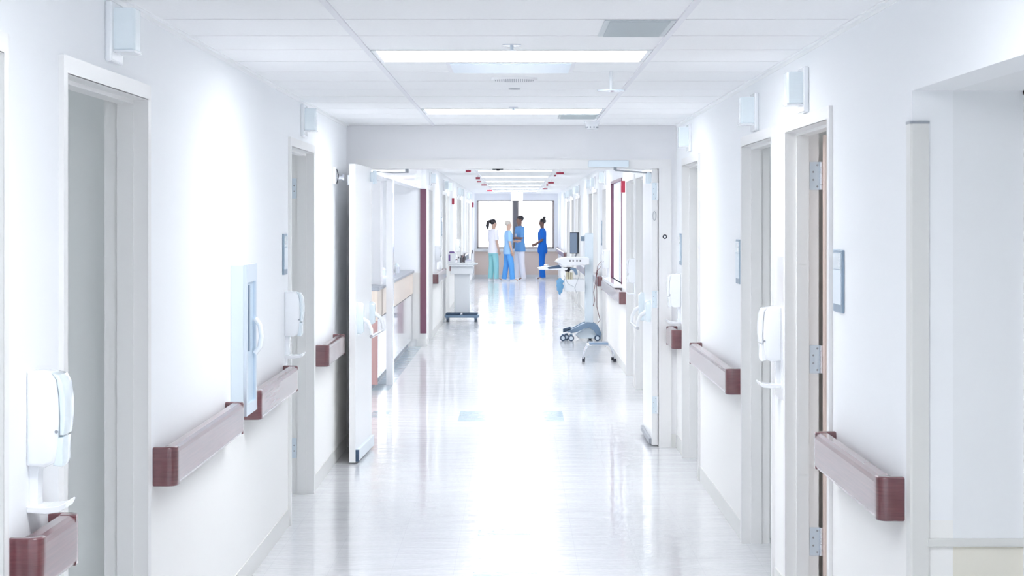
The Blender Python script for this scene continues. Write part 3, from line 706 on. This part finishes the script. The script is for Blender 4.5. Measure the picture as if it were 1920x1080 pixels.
# ------------------------------------------------------------------ glazed opening on the right wall and the room behind it
t = thing('window_3', (FR, (WIN[0]+WIN[1])/2, WIN[2]), 'glazed opening with plum edges in the right wall beyond the doors', 'window', kind='structure')
m = MB()
for y in (WIN[0], WIN[1]-.04): m.box(FR-.012, FR+.027, y, y+.04, WIN[2], WIN[3])
m.box(FR-.012, FR+.027, WIN[0]+.04, WIN[1]-.04, WIN[3]-.03, WIN[3]); m.build('window_frame', M['plum'], t)
m = MB(); m.box(FR-.10, FR+.05, WIN[0], WIN[1], WIN[2]-.04, WIN[2], .004); m.build('window_sill', M['lam'], t)
m = MB(); m.box(FR+.01, FR+.014, WIN[0]+.04, WIN[1]-.04, WIN[2], WIN[3]-.03); m.build('glass_pane', M['glass'], t)
m = MB(); m.box(FR+TH+.02, 3.4, 25.3, 25.4, 0, 2.6); m.box(3.4, 3.5, 21.4, 25.4, 0, 2.6); m.box(FR+TH+.02, 3.4, 21.3, 21.4, 0, 2.6); m.box(FR+TH+.02, 3.4, 21.4, 25.3, 2.46, 2.5)
struct('wall_side_room', m, M['lam'], 'bright white walls of the room behind the glazed opening')
troffer(22.8, 2.44, 'added unseen fill light inside the room behind the glazed opening', 1.5, 2.7, glow='added_glow')  # unseen light added to keep this room bright white
t = thing('infusion_stand', (1.62, 24.3, 0), 'pole with pale blue medical pumps behind the glazed opening', 'infusion stand')
m = MB(); m.tube([(1.62, 24.3, .08), (1.62, 24.3, 1.95)], .012); m.tube([(1.54, 24.3, 1.93), (1.54, 24.3, 1.97), (1.58, 24.3, 1.95), (1.66, 24.3, 1.95), (1.70, 24.3, 1.97), (1.70, 24.3, 1.93)], .006, 8); m.build('pole', M['chrome'], t, smooth=True)
for k in range(3):
    a_ = k*2*PI/3+.3; m = MB(); m.tube([(1.62, 24.3, .09), (1.62+.28*math.cos(a_), 24.3+.28*math.sin(a_), .06)], .014); m.cyl((1.62+.28*math.cos(a_), 24.3+.28*math.sin(a_)-.012, .028), .028, .024, 'y'); m.build('foot', M['grey'], t, smooth=True)
for z in (1.12, 1.30, 1.45):
    m = MB(); m.box(1.55, 1.69, 24.16, 24.28, z, z+.13, .01); p = m.build('pump', M['blue_metal'], t); m = MB(); m.box(1.57, 1.64, 24.153, 24.16, z+.05, z+.11); m.build('display', M['signd'], p)
t = thing('office_printer', (1.48, 23.2, 0), 'white rounded machine standing behind the glazed opening', 'machine')
m = MB(); m.box(1.32, 1.62, 22.9, 23.3, .97, 1.20, .03); m.box(1.34, 1.60, 22.95, 23.28, 0, .97, .01); m.build('body', M['white'], t, smooth=True)
m = MB(); m.box(1.33, 1.55, 22.89, 22.9, 1.05, 1.13); m.build('dark_slot', M['signd'], t)
t.location = t.location

# ------------------------------------------------------------------ nurse station counter
t = thing('station_counter', (-1.6, 22.6, 0), 'long pale wood and white counter of the nurse station on the left', 'counter')
m = MB(); m.box(-1.98, -1.395, 19.3, 25.88, .72, 1.0); m.build('upper_panel', M['counter'], t)
m = MB(); m.box(-1.96, -1.41, 19.34, 25.88, .10, .70); m.build('lower_panel', M['lam'], t)
m = MB(); m.box(-1.94, -1.42, 19.36, 25.86, .70, .72); m.build('reveal_strip', M['black'], t)
m = MB(); m.box(-1.92, -1.46, 19.4, 25.86, 0, .10); m.build('toe_kick', M['grey'], t)
m = MB(); m.box(-2.0, -1.375, 19.26, 25.88, 1.0, 1.035, .006); m.build('worktop', M['grey'], t)
m = MB(); m.box(-1.70, -1.392, 19.26, 19.30, .06, .70); m.build('end_panel', M['pinkwood'], t, label='reddish wood lower end panel')
m = MB(); m.box(-1.70, -1.392, 19.26, 19.30, .70, 1.0); m.build('end_panel', M['counter'], t)
t = thing('partition_screen', (-1.6, 20.3, 1.035), 'white partition standing on the near end of the station counter', 'partition')
m = MB(); m.prism([(-1.40, 20.12), (-1.95, 20.75), (-1.98, 20.72), (-1.42, 20.08)], 'z', 1.035, 2.12); m.build('panel', M['lam'], t)
for q, (x, y, r, h, mt, lab) in enumerate(((-1.55, 21.0, .03, .14, 'white', 'white bottle standing on the station counter near the post'), (-1.62, 23.3, .04, .10, 'lens', 'pale blue cup on the station counter'), (-1.52, 24.5, .035, .12, 'chrome', 'shiny canister at the far end of the station counter'))):
    t = thing('counter_bottle', (x, y, 1.035), lab, 'bottle')
    MB().cyl((x, y, 1.035), r, h*.7, r2=r*.95).build('body', M[mt], t, smooth=True); MB().cyl((x, y, 1.035+h*.7), r*.9, h*.3, r2=r*.4).build('cap', M['lens'], t, smooth=True)
t = thing('paper_tray', (-1.55, 22.4, 1.035), 'flat pale blue tray with papers on the station counter', 'tray')
m = MB(); m.box(-1.72, -1.42, 22.2, 22.65, 1.035, 1.05); m.box(-1.72, -1.71, 22.2, 22.65, 1.05, 1.09); m.box(-1.43, -1.42, 22.2, 22.65, 1.05, 1.09); m.build('tray', M['lens'], t)
MB().box(-1.69, -1.45, 22.24, 22.6, 1.05, 1.062).build('papers', M['white'], t)

# ------------------------------------------------------------------ left supply cart
def caster(t, x, y, r=.035):
    m = MB(); m.cyl((x-.018, y, r+.001), r, .012, 'x'); m.cyl((x+.006, y, r+.001), r, .012, 'x'); c = m.build('caster', M['darkblue'], t, smooth=True)
    MB().box(x-.022, x+.022, y-.02, y+.03, r+.01, r*2+.02, .006).build('caster_hood', M['midblue'], c)
Yc = 32.3
t = thing('supply_cart', (-.92, Yc, 0), 'white wheeled cart with dark blue base beside the left wall', 'cart')
m = MB(); m.prism([(-1.19, Yc-.26), (-.64, Yc-.26), (-.62, Yc-.2), (-.62, Yc+.2), (-.66, Yc+.26), (-1.17, Yc+.26), (-1.2, Yc+.2), (-1.2, Yc-.2)], 'z', .075, .12, .01); m.build('base', M['midblue'], t)
m = MB(); m.box(-1.18, -.94, Yc-.2, Yc+.2, .12, .15, .008); m.box(-.90, -.65, Yc-.2, Yc+.2, .12, .15, .008); m.build('base_cover', M['darkblue'], t)
for x in (-1.15, -.68):
    for y in (Yc-.22, Yc+.22): caster(t, x, y)
m = MB(); m.box(-1.04, -.78, Yc-.06, Yc+.1, .15, .93, .01); m.build('column', M['white'], t)
m = MB(); m.box(-1.10, -.72, Yc-.16, Yc+.16, .80, .93, .01); m.build('drawer_unit', M['white'], t)
m = MB(); m.box(-1.15, -.69, Yc-.24, Yc+.24, .965, .99, .008); m.box(-1.13, -.71, Yc-.22, Yc+.22, .93, .965, .008); m.build('tray_top', M['white'], t)
m = MB(); m.tube([(-.71, Yc-.2, .96), (-.66, Yc-.2, .97), (-.66, Yc+.2, .97), (-.71, Yc+.2, .96)], .01); m.build('push_handle', M['white'], t, smooth=True)
def wipes(x, y, z, w_, h, top, lab, stripe='purple'):
    t = thing('wipes_box', (x, y, z), lab, 'box', 'supplies on the left cart')
    MB().box(x-w_/2, x+w_/2, y-.06, y+.06, z, z+h, .006).build('carton', M['white'], t)
    MB().box(x-w_/2+.01, x-w_/2+.04, y-.0615, y-.06, z+.03, z+h-.02).build('label_stripe', M[stripe], t)
    MB().prism([(x-w_/2+.012, z+h), (x+w_/2-.012, z+h), (x+w_/2-.03, z+h+top), (x-w_/2+.03, z+h+top)], 'y', y-.05, y+.05).build('lid', M[stripe], t)
wipes(-1.08, Yc-.1, .99, .13, .16, .03, 'tall white box with purple lid on the left cart')
wipes(-.80, Yc-.1, .99, .12, .045, .006, 'low lilac and white box on the right end of the cart', 'lilac')
for k, (x, z, r, h, mt, lab) in enumerate(((-.97, .99, .022, .10, 'white', 'small white bottle beside the tall purple-lidded box'), (-.925, .99, .024, .12, 'mull', 'dark bottle in the middle of the left cart'), (-.875, .99, .022, .15, 'mull', 'taller dark bottle right of centre on the left cart'), (-.745, 1.0, .02, .2, 'white', 'slim white bottle at the right end of the left cart'))):
    t = thing('supply_bottle', (x, Yc+.08, z), lab, 'bottle', 'bottles on the left cart')
    MB().cyl((x, Yc+.08, z), r, h*.7).build('bottle_body', M[mt], t, smooth=True); MB().cyl((x, Yc+.08, z+h*.7), r*.5, h*.3).build('pump', M['mull'], t, smooth=True)

# ------------------------------------------------------------------ computer cart on the right
Yc = 27.3; k = Yc/F
X = lambda px: (px-968)*k
Z = lambda py: EYE-(py-411)*k
t = thing('computer_cart', (X(1105), Yc, 0), 'wheeled computer cart with monitor and slate blue base on the right', 'computer cart')
# arched base: two side arms seen from the side
for dy in (-.16, .16):
    pts = []
    top = [(1068, 617), (1076, 614), (1090, 606), (1100, 603), (1112, 604), (1121, 610), (1126, 622), (1125, 634)]
    bot = [(1118, 628), (1112, 618), (1104, 613), (1094, 615), (1082, 621), (1069, 624)]
    MB().prism([(X(a), Z(b)) for a, b in top+bot], 'y', Yc+dy-.03, Yc+dy+.03, .006).build('base_arm', M['midblue'], t, smooth=True)
MB().prism([(X(a), Z(b)) for a, b in ((1085, 621), (1100, 613), (1112, 617), (1117, 628), (1114, 634), (1086, 634), (1078, 627))], 'y', Yc-.12, Yc+.12, .01).build('battery_housing', M['blue_metal'], t)
MB().prism([(X(a), Z(b)) for a, b in ((1055, 615), (1069, 611), (1070, 618), (1055, 622))], 'y', Yc-.2, Yc-.1, .006).build('front_foot', M['darkblue'], t)
MB().tube([(X(1066), Yc-.2, Z(619)), (X(1066), Yc+.2, Z(619))], .025).build('cross_member', M['midblue'], t, smooth=True)
def bigcaster(px, dy, r=.042):
    x = X(px)
    m = MB(); m.cyl((x, Yc+dy-.03, r), r, .02, 'y'); m.cyl((x, Yc+dy+.01, r), r, .02, 'y'); c = m.build('caster', M['darkblue'], t, smooth=True)
    m = MB(); m.cyl((x, Yc+dy-.034, r), r*.6, .068, 'y'); m.cyl((x, Yc+dy-.012, r), .012, .12 if px > 1100 else .1, 'y'); m.build('hub', M['steel'], c, smooth=True)
    MB().box(x-.02, x+.02, Yc+dy-.012, Yc+dy+.012, r*1.5, r*2.3, .005).build('fork', M['midblue'], c)
for px, dy in ((1055, -.17), (1062, .05), (1070, -.2), (1119, -.17), (1107, .17)): bigcaster(px, dy)
MB().box(X(1096.5), X(1112), Yc-.06, Yc+.06, Z(605), Z(437), .012).build('column', M['blue_metal'], t)
MB().prism([(X(a), Z(b)) for a, b in ((1050, 494), (1040, 490), (1046, 485), (1060, 482), (1098, 481), (1104, 484), (1104, 496), (1055, 498))], 'y', Yc-.2, Yc+.2, .01).build('work_surface', M['white'], t)
for px in (1068, 1074, 1081, 1087):
    MB().box(X(px)-.01, X(px)+.01, Yc-.204, Yc-.2, Z(490), Z(487)).build('button', M['black'], t)
kt = MB().prism([(X(a), Z(b)) for a, b in ((1008, 502), (1020, 499), (1050, 500), (1064, 502), (1062, 506), (1010, 505))], 'y', Yc-.22, Yc+.12, .005).build('keyboard_tray', M['white'], t)
MB().prism([(X(a), Z(b)) for a, b in ((1026, 500.2), (1048, 496.5), (1053, 502), (1028, 503.5))], 'y', Yc-.226, Yc-.0, .002).build('keyboard', M['darkblue'], kt)
MB().ball((X(1024), Yc-.05, Z(497)), .035, .05, .014).build('mouse', M['white'], kt, smooth=True)
MB().prism([(X(a), Z(b)) for a, b in ((1050, 501), (1072, 501), (1070, 506), (1066, 510), (1060, 509), (1058, 505))], 'y', Yc-.06, Yc+.06, .003).build('tray_mount', M['black'], t)
MB().prism([(X(a), Z(b)) for a, b in ((1070, 501), (1080, 503), (1083, 514), (1079, 515), (1075, 507), (1068, 504))], 'y', Yc-.16, Yc+.1, .004).build('mount_arm', M['midblue'], t)
# monitor, turned, on its arm
mt = MB(); mt.box(-.062, .062, -.028, .028, -.15, .15, .005)
mt.xform(Matrix.Translation((X(1077), Yc-.05, Z(455.5))) @ Matrix.Rotation(math.radians(-28), 4, 'Z'))
mon = mt.build('monitor', M['black'], t)
mt = MB(); mt.box(-.055, .055, -.031, -.028, -.14, .14)
mt.xform(Matrix.Translation((X(1077), Yc-.05, Z(455.5))) @ Matrix.Rotation(math.radians(-28), 4, 'Z')); mt.build('screen_panel', M['screen'], mon)
MB().tube([(X(1079), Yc, Z(480)), (X(1083), Yc+.05, Z(472)), (X(1082), Yc+.0, Z(462))], .013).build('monitor_arm', M['grey'], t, smooth=True)
MB().box(X(1089), X(1096), Yc-.03, Yc+.03, Z(452), Z(443), .004).build('scanner_holder', M['signd'], t)
MB().box(X(1094), X(1098), Yc-.02, Yc+.02, Z(482), Z(440), .004).build('rear_post', M['white'], t)
m = MB(); a0, a1, b0, b1 = X(1058), X(1096), Z(545), Z(523)
m.box(a0, a1, Yc-.16, Yc-.152, b0, b1, .002); m.box(a0, a1, Yc+.152, Yc+.16, b0, b1, .002); m.box(a0, a0+.008, Yc-.152, Yc+.152, b0, b1); m.box(a0, a1, Yc-.16, Yc+.16, b0-.006, b0); m.build('basket', M['white'], t)
m = MB(); m.tube([(X(1087), Yc-.18, Z(497)), (X(1086), Yc-.19, Z(515)), (X(1079), Yc-.19, Z(533)), (X(1077), Yc-.18, Z(540)), (X(1082), Yc-.18, Z(552)), (X(1081), Yc-.18, Z(565))], .003, 6)
m.tube([(X(1057), Yc-.18, Z(515)), (X(1064), Yc-.18, Z(531)), (X(1077), Yc-.18, Z(538))], .003, 6); m.build('cable', M['grey'], t)
for q in range(3):
    tag(MB().box(X(1061+q*4.4), X(1064.6+q*4.4), Yc-.1+q*.01, Yc+.1, Z(545)+.001, Z(509+q), .002).build('file_folder', M['sky']), '%s ivory folder standing in the cart basket' % ('leftmost', 'middle', 'rightmost')[q], 'folder', 'folders in the cart basket')
t2 = thing('hanging_bag', (X(1049), Yc-.3, Z(510)), 'crumpled blue bag hanging under the keyboard tray of the cart', 'bag')
rings = []
for z, r in ((520, .010), (523, .030), (526, .045), (530, .034), (534, .048), (538, .040), (542, .036), (546, .026), (549, .014), (552, .004)):
    rings.append([Vector((X(1049)+r*math.cos(a*PI/6)*(1+.35*math.sin(a*2.1+z*1.7))+.008*math.sin(z*.9), Yc-.3+.7*r*math.sin(a*PI/6)*(1+.2*math.cos(a*3+z)), Z(z))) for a in range(12)])
MB().loft(rings).build('pouch', M['bag'], t2, smooth=True)
MB().tube([(X(1047), Yc-.3, Z(521)), (X(1049), Yc-.235, Z(504)), (X(1051), Yc-.3, Z(521))], .003, 6).build('drawstring', M['white'], t2)
t2 = thing('power_cable', (1.12, 26.93, .9), 'dark power cable looping down from the right handrail behind the cart', 'cable')
k2 = 26.93/F; q = lambda px, py: ((px-968)*k2, 26.93, EYE-(py-411)*k2)
MB().tube([q(1126, 491), q(1121, 498), q(1118, 514), q(1117, 528), q(1113, 548), q(1115, 563), q(1112, 574)], .005, 6).build('loop', M['maroon'], t2)
MB().tube([q(1127, 499), q(1120, 508), q(1118, 522), q(1119, 545), q(1119, 575), q(1123, 592), q(1125, 600), q(1121, 606)], .005, 6).build('lead', M['maroon'], t2)

# step stool
Ys = 23.3; k = Ys/F; X = lambda px: (px-968)*k; Z = lambda py: EYE-(py-411)*k
t = thing('step_stool', (X(1122), Ys, 0), 'low chrome step stool with black rubber feet in front of the computer cart', 'step stool')
m = MB(); m.box(X(1104), X(1140), Ys-.13, Ys+.15, Z(645), Z(641.5), .008); m.build('step_top', M['midblue'], t)
m = MB(); m.box(X(1104)-.004, X(1140)+.004, Ys-.134, Ys+.154, Z(646.5), Z(644.5), .004); m.build('top_rim', M['chrome'], t)
for sx, xa, xb in ((-1, 1104, 1095), (1, 1139, 1150)):
    for dy in (-.12, .14):
        xf = X(xb) + sx*.008*(1 if dy < 0 else -.5)
        MB().tube([(X(xa)-sx*.03, Ys+dy, Z(645.5)), (X(xa)+sx*.015, Ys+dy, Z(647)), (X(xa)+(xf-X(xa))*.75, Ys+dy, Z(654)), (xf, Ys+dy, Z(663)), (xf+sx*.003, Ys+dy, .02)], .010, 8).build('leg', M['chrome'], t, smooth=True)
        MB().cyl((xf+sx*.003, Ys+dy, 0), .018, .035).build('rubber_foot', M['black'], t, smooth=True)

# ------------------------------------------------------------------ people
skin_l = mat('fair_skin', (.62, .40, .30), .5); skin_d = mat('brown_skin', (.26, .14, .10), .5)
hair_d = mat('dark_hair', (.03, .025, .03), .5); hair_g = mat('blond_hair', (.55, .50, .44), .5); cap_b = mat('pale_blue_cap', (.60, .74, .86), .6)
cl = {'white': mat('white_cloth', (.86, .84, .88), .7), 'teal': mat('teal_scrubs', (.32, .66, .68), .7), 'sky': mat('light_blue_scrubs', (.30, .52, .80), .7), 'mid': mat('mid_blue_scrubs', (.13, .34, .66), .7),
      'royal': mat('royal_blue_scrubs', (.0, .16, .66), .7), 'blue2': mat('blue_trousers', (.10, .36, .78), .7), 'shoe': mat('white_shoe', (.8, .8, .82), .5)}
def ering(c, rx, ry, n=16, tilt=0):
    return [Vector((c[0]+rx*math.cos(i*2*PI/n), c[1]+ry*math.sin(i*2*PI/n), c[2])) for i in range(n)]
def person(x, y, yaw, H, label, top, leg, skin, hair, arms, spread=.0, pony=False, bun=False, long_sleeve=False, badge=False):
    # local frame: faces +x, left side is +y; built at 1.75 m and scaled
    t = thing('person', (x, y, 0), label, 'person', 'people in scrubs by the far windows')
    sc = H/1.75
    T = Matrix.Translation((x, y, 0)) @ Matrix.Rotation(yaw, 4, 'Z') @ Matrix.Scale(sc, 4)
    # joints
    hipz, shz = .90, 1.43
    fx = {-1: spread, 1: -spread}
    J = {}
    for sgn, key in ((1, 'l'), (-1, 'r')):
        J['sh'+key] = Vector((0, sgn*.175, shz)); e, h = arms[key]
        J['el'+key] = Vector((e[0], sgn*e[1], e[2])); J['ha'+key] = Vector((h[0], sgn*h[1], h[2]))
        J['hip'+key] = Vector((0, sgn*.09, hipz)); J['kn'+key] = Vector((fx[sgn]*.55+.02, sgn*.10, .49)); J['an'+key] = Vector((fx[sgn], sgn*.105, .08)); J['to'+key] = Vector((fx[sgn]+.17, sgn*.125, .035))
    # body: one skinned surface rooted at the pelvis
    V = []; R = []; E = []
    def add(p, r, par=None):
        V.append(Vector(p)); R.append(r if isinstance(r, tuple) else (r, r)); i = len(V)-1
        if par is not None: E.append((par, i))
        return i
    pel = add((0, 0, .96), (.11, .14)); wa = add((0, 0, 1.10), (.09, .12), pel); ch = add((.01, 0, 1.30), (.10, .14), wa); nb = add((0, 0, 1.45), (.06, .07), ch); nk = add((.01, 0, 1.52), .05, nb)
    he = add((.02, 0, 1.60), (.070, .065), nk); hm = add((.02, 0, 1.67), (.088, .074), he); ht = add((.01, 0, 1.73), (.062, .055), hm)
    nose = add((.112, 0, 1.635), .012, he)
    for sgn, key in ((1, 'l'), (-1, 'r')):
        s_ = add(J['sh'+key], .055, ch); e_ = add(J['el'+key], .04, s_); fa = add(J['el'+key].lerp(J['ha'+key], .5), .036, e_); w_ = add(J['ha'+key], (.024, .028), fa)
        d = (J['ha'+key]-J['el'+key]).normalized(); side = d.cross(Vector((0, 1, 0))).normalized() if abs(d.y) < .9 else Vector((1, 0, 0))
        pm = add(J['ha'+key]+d*.06, (.018, .034), w_)
        for q, ln in zip((-.027, -.009, .009, .027), (.065, .08, .075, .055)):
            b0 = J['ha'+key]+d*.095+side*q
            f1 = add(b0, .010, pm); f2 = add(b0+d*ln*.5+Vector((.004, -sgn*.006, 0)), .009, f1); add(b0+d*ln+Vector((.0, -sgn*.02, 0)), .008, f2)
        th = add(J['ha'+key]+d*.035+side*-.035, .011, w_); add(J['ha'+key]+d*.075+side*-.052, .009, th)
        hp = add(J['hip'+key], .085, pel); kn = add(J['kn'+key], .058, hp); cf = add(J['kn'+key].lerp(J['an'+key], .35), .056, kn); an = add(J['an'+key], .036, cf); add(J['to'+key], .032, an)
    me = bpy.data.meshes.new('body'); me.from_pydata([tuple(v) for v in V], E, []); ob = bpy.data.objects.new('body', me); COL.objects.link(ob)
    sk = ob.modifiers.new('Skin', 'SKIN'); sk.use_smooth_shade = True
    for i, sv in enumerate(me.skin_vertices[0].data): sv.radius = R[i]; sv.use_root = (i == 0)
    ob.modifiers.new('Sub', 'SUBSURF').levels = 1
    dg = bpy.context.evaluated_depsgraph_get(); me2 = bpy.data.meshes.new_from_object(ob.evaluated_get(dg)); bpy.data.objects.remove(ob)
    me2.transform(Matrix.Translation((-x, -y, 0)) @ T); me2.materials.clear(); me2.materials.append(skin)
    for p in me2.polygons: p.use_smooth = True
    bo = bpy.data.objects.new('body', me2); COL.objects.link(bo); bo.parent = t
    # top with short sleeves
    m = MB()
    m.loft([ering((0, 0, .80), .147, .20), ering((0, 0, .90), .143, .194), ering((0, 0, 1.06), .118, .16), ering((.01, 0, 1.20), .128, .175), ering((.01, 0, 1.34), .13, .195), ering((0, 0, 1.42), .105, .185), ering((0, 0, 1.47), .07, .12), ering((0, 0, 1.49), .055, .065)])
    for key in 'lr':
        f_ = .95 if long_sleeve else .62
        a, b = J['sh'+key], J['el'+key]
        m.tube([a+Vector((0, 0, .02))+(a-b)*.05, a.lerp(b, .3), a.lerp(b, .9 if not long_sleeve else 1)], [.066, .064, .062], 12)
        if long_sleeve: m.tube([b, b.lerp(J['ha'+key], .9)], [.06, .045], 12)
    m.xform(T).build('scrub_top', cl[top], t, smooth=True)
    m = MB()
    m.loft([ering((0, 0, .76), .13, .17), ering((0, 0, .90), .13, .172), ering((0, 0, 1.02), .112, .152)])
    for key in 'lr': m.tube([J['hip'+key]+Vector((0, 0, .02)), J['hip'+key].lerp(J['kn'+key], .5), J['kn'+key], J['kn'+key].lerp(J['an'+key], .5), J['an'+key]+Vector((0, 0, -.01))], [.09, .09, .08, .076, .074], 14)
    m.xform(T).build('scrub_trousers', cl[leg], t, smooth=True)
    for key in 'lr':
        m = MB(); a = J['an'+key]; m.loft([[Vector((a.x+.05+px*.14*(1 if px > 0 else .85), a.y+py*w_, z)) for px, py in [(math.cos(i*PI/8), math.sin(i*PI/8)) for i in range(16)]] for z, w_ in ((.0, .046), (.03, .05), (.06, .042), (.085, .03))])
        m.xform(T).build('shoe', cl['shoe'], t, smooth=True)
    # hair, face
    m = MB(); m.ball((-.012, 0, 1.695), .098, .084, .085)
    for v in m.bm.verts:
        if v.co.z < 1.68 and v.co.x > .03: v.co.x = .03
    if pony: m.tube([(-.08, 0, 1.72), (-.16, 0, 1.70), (-.19, 0, 1.58), (-.17, 0, 1.48)], [.04, .05, .05, .02], 10)
    if bun: m.ball((-.05, 0, 1.79), .045, .045, .04)
    m.xform(T).build('hair', hair, t, smooth=True)
    m = MB()
    for sgn in (-1, 1): m.ball((.098, sgn*.03, 1.655), .008, .012, .007, 8)
    m.xform(T).build('eyes', hair_d, t, smooth=True)
    m = MB(); m.box(.096, .101, -.022, .022, 1.592, 1.600); m.xform(T).build('mouth', mat('lips', (.4, .12, .1)), t)
    m = MB()
    for sgn in (-1, 1): m.ball((.0, sgn*.078, 1.645), .018, .01, .03, 8)
    m.xform(T).build('ears', skin, t, smooth=True)
    if badge:
        m = MB(); m.box(.134, .139, .02, .09, 1.18, 1.28); m.xform(T).build('badge', cl['shoe'], t)
    return t
kx = 53.5/F
down = ((.0, .23, 1.14), (.06, .22, .90)); fold = ((.03, .22, 1.15), (.24, .08, 1.17)); waist = ((-.02, .23, 1.15), (.17, .13, 1.05))
person((925-968)*kx, 53.4, math.radians(28), 1.70, 'person in white top and teal trousers with dark ponytail, leftmost of the group', 'white', 'teal', skin_l, hair_d, {'l': down, 'r': down}, spread=.04, pony=True)
person((953-968)*kx, 53.0, math.radians(12), 1.66, 'person in light blue top and blue trousers, second from left', 'sky', 'blue2', skin_l, hair_g, {'l': fold, 'r': down}, spread=.10)
person((975-968)*kx, 53.6, math.radians(200), 1.80, 'person in mid blue top and white trousers before the window mullion', 'mid', 'white', skin_d, hair_d, {'l': fold, 'r': fold}, spread=.06, badge=True)
person((1018-968)*kx, 54.4, math.radians(172), 1.72, 'person in royal blue scrubs standing alone on the right of the group', 'royal', 'royal', skin_d, hair_d, {'l': waist, 'r': waist}, spread=.03, bun=True)
